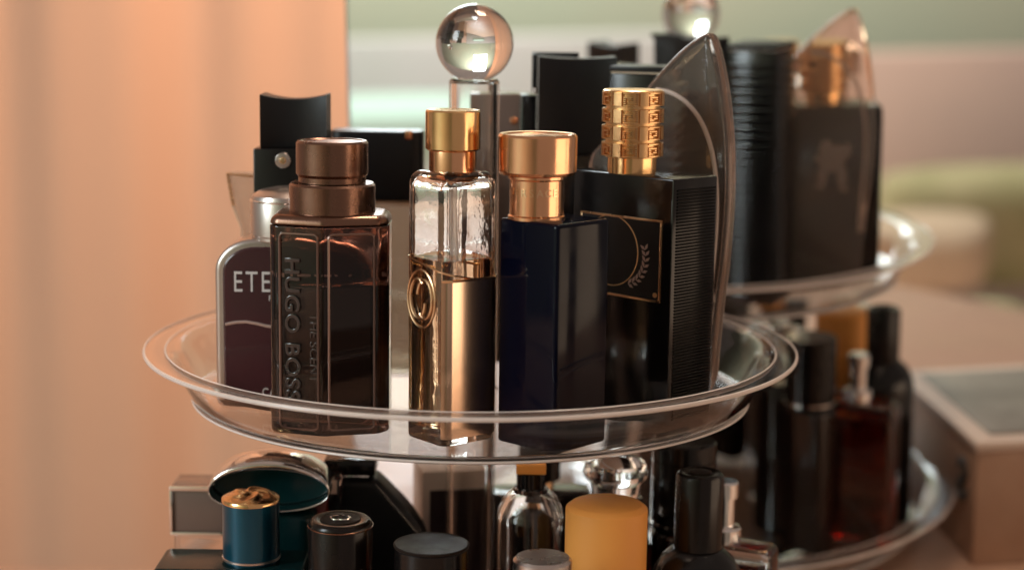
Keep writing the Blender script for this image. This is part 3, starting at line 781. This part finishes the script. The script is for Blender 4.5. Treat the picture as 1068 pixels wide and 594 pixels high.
# t clear bottle rounded shoulders
Y = -.045
b = lb('clear round shouldered bottle with a black neck and ochre collar', 553, 540, Y)
z1 = LH(553, 508, Y); r_ = .0145
obj('glass_body', lathe([(0, 0), (r_-.001, 0), (r_, .001), (r_, z1-.013), (r_-.0006, z1-.009), (r_-.0028, z1-.0045), (r_-.006, z1-.0015), (.0075, z1), (.0055, z1), (.0060, z1-.0030), (r_-.0065, z1-.0045), (r_-.0045, z1-.0075), (r_-.0024, z1-.0120), (r_-.0018, z1-.016), (r_-.0018, .005), (r_-.003, .004), (0, .004)], 64), 'glass', b)
obj('neck', lathe([(0, z1), (.0062, z1), (.0062, z1+.007), (0, z1+.007)], 40), 'black', b)
obj('collar', box(-.0065, .0065, -.0065, .0065, z1+.0072, z1+.0112, .0006), 'orange', b)
# u silver cap
Y = -.122
b = lb('bottle with a small round satin silver cap in front of the ochre cap', 566, 585, Y)
z1 = LH(566, 581, Y); r_ = .0117
obj('cap', lathe([(0, z1-.028), (r_, z1-.028), (r_, z1-.0012), (r_-.0012, z1), (0, z1+.0002)], 64), 'silver', b)
obj('glass_body', prism(rrect(.028, .024, .005), 0, z1-.0282, .001, .004), 'plum', b)
# v ochre cap
Y = -.078
b = lb('bottle with a large matt ochre yellow drum cap', 632, 560, Y)
z1 = LH(632, 525, Y); r_ = .0172
obj('cap', lathe([(0, z1-.048), (r_, z1-.048), (r_, z1-.0024), (r_-.0002, z1-.0018), (r_-.0022, z1-.0002), (r_-.0026, z1), (0, z1)], 96), 'orange', b)
obj('glass_body', lathe([(0, 0), (r_+.001, 0), (r_+.002, .001), (r_+.002, z1-.052), (r_, z1-.0482), (0, z1-.0482)], 72), 'darkglass', b)
# broad dark bottle added to darken the pale gap behind the clear bottle
Y = .048
b = lb('added near black flat bottle darkening the gap behind the clear round shouldered bottle', 562, 500, Y, R_(6))
obj('glass_body', prism(rrect(.052, .022, .004), 0, .094, .001, .003), 'darkglass', b)
obj('neck', cyl(.0075, .0938, .099, .0004, 40), 'oldgold', b)
obj('cap', cyl(.0105, .0992, .124, .0008, 48), 'blackcap', b)
# w faceted stopper
Y = -.012
b = lb('bottle with a lens-shaped clear glass stopper behind the ochre cap', 642, 490, Y)
z1 = LH(642, 474, Y); r_ = .0150
obj('stopper', lathe([(0, z1-.019), (.0105, z1-.019), (.0115, z1-.013), (r_-.0010, z1-.0105), (r_+.0002, z1-.0080), (r_-.0015, z1-.0035), (.009, z1-.0008), (0, z1)], 72), 'glass', b)
obj('neck', lathe([(0, z1-.034), (.0112, z1-.034), (.0112, z1-.0195), (0, z1-.0195)], 60), 'smokeglass', b)
obj('neck_ring', lathe([(.0113, z1-.022), (.0122, z1-.0216), (.0122, z1-.0200), (.0113, z1-.0196)], 60), 'chrome', b)
obj('glass_body', lathe([(0, 0), (.0165, 0), (.0175, .001), (.0175, z1-.045), (.0155, z1-.037), (.0115, z1-.0342), (0, z1-.0342)], 72), 'darkglass', b)
# x ringed black cylinder
Y = .004
b = lb('black bottle with a tall ringed cylindrical cap under the tray edge', 713, 500, Y)
z1 = LH(713, 459, Y); z0 = LH(713, 548, Y); r_ = .0150
pr = [(0, z0)]; z = z0; pr.append((r_, z0))
n = 5; st = (z1-z0)/n
for i in range(n):
    pr += [(r_, z0+st*(i+1)-.0009), (r_-.0006, z0+st*(i+1)-.0006), (r_-.0006, z0+st*(i+1)-.0003), (r_, z0+st*(i+1))] if i < n-1 else [(r_, z1-.001), (r_-.001, z1)]
pr.append((0, z1))
obj('cap', lathe(pr, 80), 'black', b, sharp=25)
obj('cap_ring', lathe([(r_-.0002, z0+.002), (r_+.0005, z0+.0022), (r_+.0005, z0+.0030), (r_-.0002, z0+.0032)], 80), 'chrome', b)
obj('glass_body', prism(rrect(.030, .019, .005), 0, z0-.0002, .001, .004), 'darkglass', b)
# y black cylinder with round shoulders
Y = -.066
b = lb('black round shouldered bottle with a tall slim black cap right of the ochre cap', 729, 530, Y)
z1 = LH(729, 492, Y); z0 = LH(729, 570, Y); r_ = .0102
obj('cap', lathe([(0, z0), (r_, z0), (r_, z1-.0022), (r_-.0005, z1-.0008), (r_-.0016, z1), (r_-.003, z1-.0001), (.0055, z1-.0011), (0, z1-.0013)], 72), 'blackcap', b)
obj('glass_body', lathe([(0, 0), (.0185, 0), (.0195, .001), (.0195, z0-.016), (.0185, z0-.010), (.0155, z0-.0045), (.0115, z0-.0008), (.0105, z0-.0002), (0, z0-.0002)], 72), 'black', b)
obj('cap_button', cyl(.0048, z1-.0012, z1+.0002, .0004, 40), 'darktop', b)
# wide amber bottle with a bare spray nozzle at the right end
b = thing('perfume_bottle', 'wide dark amber bottle with a bare silver spray nozzle at the right end', 'perfume bottle', (.1155, -.0205, ZL+.0003), -AZ, GL)
pts = rrect(.049, .020, .006); z1 = .0905
obj('glass_body', prism(pts, 0, z1, .002, .0035), 'glass', b)
obj('liquid', prism(inset(pts, .0020), .005, z1-.009, .002), 'redamber', b)
obj('shoulder_rim', tube([(x, y, z1-.0010) for x, y in inset(pts, .0030)], .0007, 6, closed=True), 'palegold', b)
nz = obj('spray_nozzle', lathe([(0, z1), (.0080, z1), (.0080, z1+.006), (.0072, z1+.007), (.0048, z1+.0075), (.0048, z1+.020), (.0062, z1+.0205), (.0062, z1+.027), (.0055, z1+.028), (0, z1+.028)], 48), 'chrome', b)
obj('spray_opening', cyl(.0010, 0, .0004, .0001, 16), 'backing', nz, (0, .0062, z1+.024), (-pi/2, 0, 0))

# ================================================================== light
wd = bpy.data.worlds.new('World'); scene.world = wd; wd.use_nodes = True
bg = wd.node_tree.nodes['Background']; bg.inputs[0].default_value = (.80, .62, .52, 1); bg.inputs[1].default_value = .36
def area(name, loc, target, sx, sy, power, color):
    l = bpy.data.lights.new(name, 'AREA'); l.shape = 'RECTANGLE'; l.size = sx; l.size_y = sy; l.energy = power; l.color = color
    o = bpy.data.objects.new(name, l); COL.objects.link(o); o.location = loc
    o.rotation_euler = (Vector(target)-Vector(loc)).to_track_quat('-Z', 'Y').to_euler(); return o
area('window_light', (-1.7, -1.0, 1.0), (0, 0, .25), .55, .9, 20, (.80, .92, 1.0))
area('curtain_lamp', (.14, .16, .85), (-.02, .52, .05), .25, .25, 8.8, (1.0, .76, .57))
area('room_fill_light', (-2.0, -1.2, 1.8), (-2.6, -2.6, 0), 1.0, 1.0, 84, (1.0, .92, .82))  # added fill, unseen source that brightens the reflected bedroom
area('plate_fill_light', (.92, -.40, .16), (0, -.1, .2), .60, .32, 1.35, (1.0, .72, .50))  # added fill at the right, gives the gold plate something bright to reflect

# ------------------------------------------------------------------ camera
cam = bpy.data.cameras.new('Camera'); co = bpy.data.objects.new('Camera', cam); COL.objects.link(co)
cam.sensor_width = 36; cam.lens = F/1068*36; cam.clip_start = .01; cam.clip_end = 100
mw = Matrix((( RT.x, UP.x, -_fw.x, O.x), (RT.y, UP.y, -_fw.y, O.y), (RT.z, UP.z, -_fw.z, O.z), (0, 0, 0, 1)))
co.matrix_world = mw
cam.dof.use_dof = True; cam.dof.focus_distance = .70; cam.dof.aperture_fstop = 5.0
scene.camera = co
scene.view_settings.view_transform = 'Standard'; scene.view_settings.look = 'None'; scene.view_settings.exposure = 0; scene.view_settings.gamma = 1
scene.render.engine = 'CYCLES'
cy = scene.cycles
cy.max_bounces = 24; cy.transmission_bounces = 24; cy.glossy_bounces = 10; cy.diffuse_bounces = 4; cy.transparent_max_bounces = 16; cy.volume_bounces = 1
cy.caustics_refractive = True; cy.caustics_reflective = True; cy.blur_glossy = .5; cy.sample_clamp_indirect = 6
cy.use_denoising = True
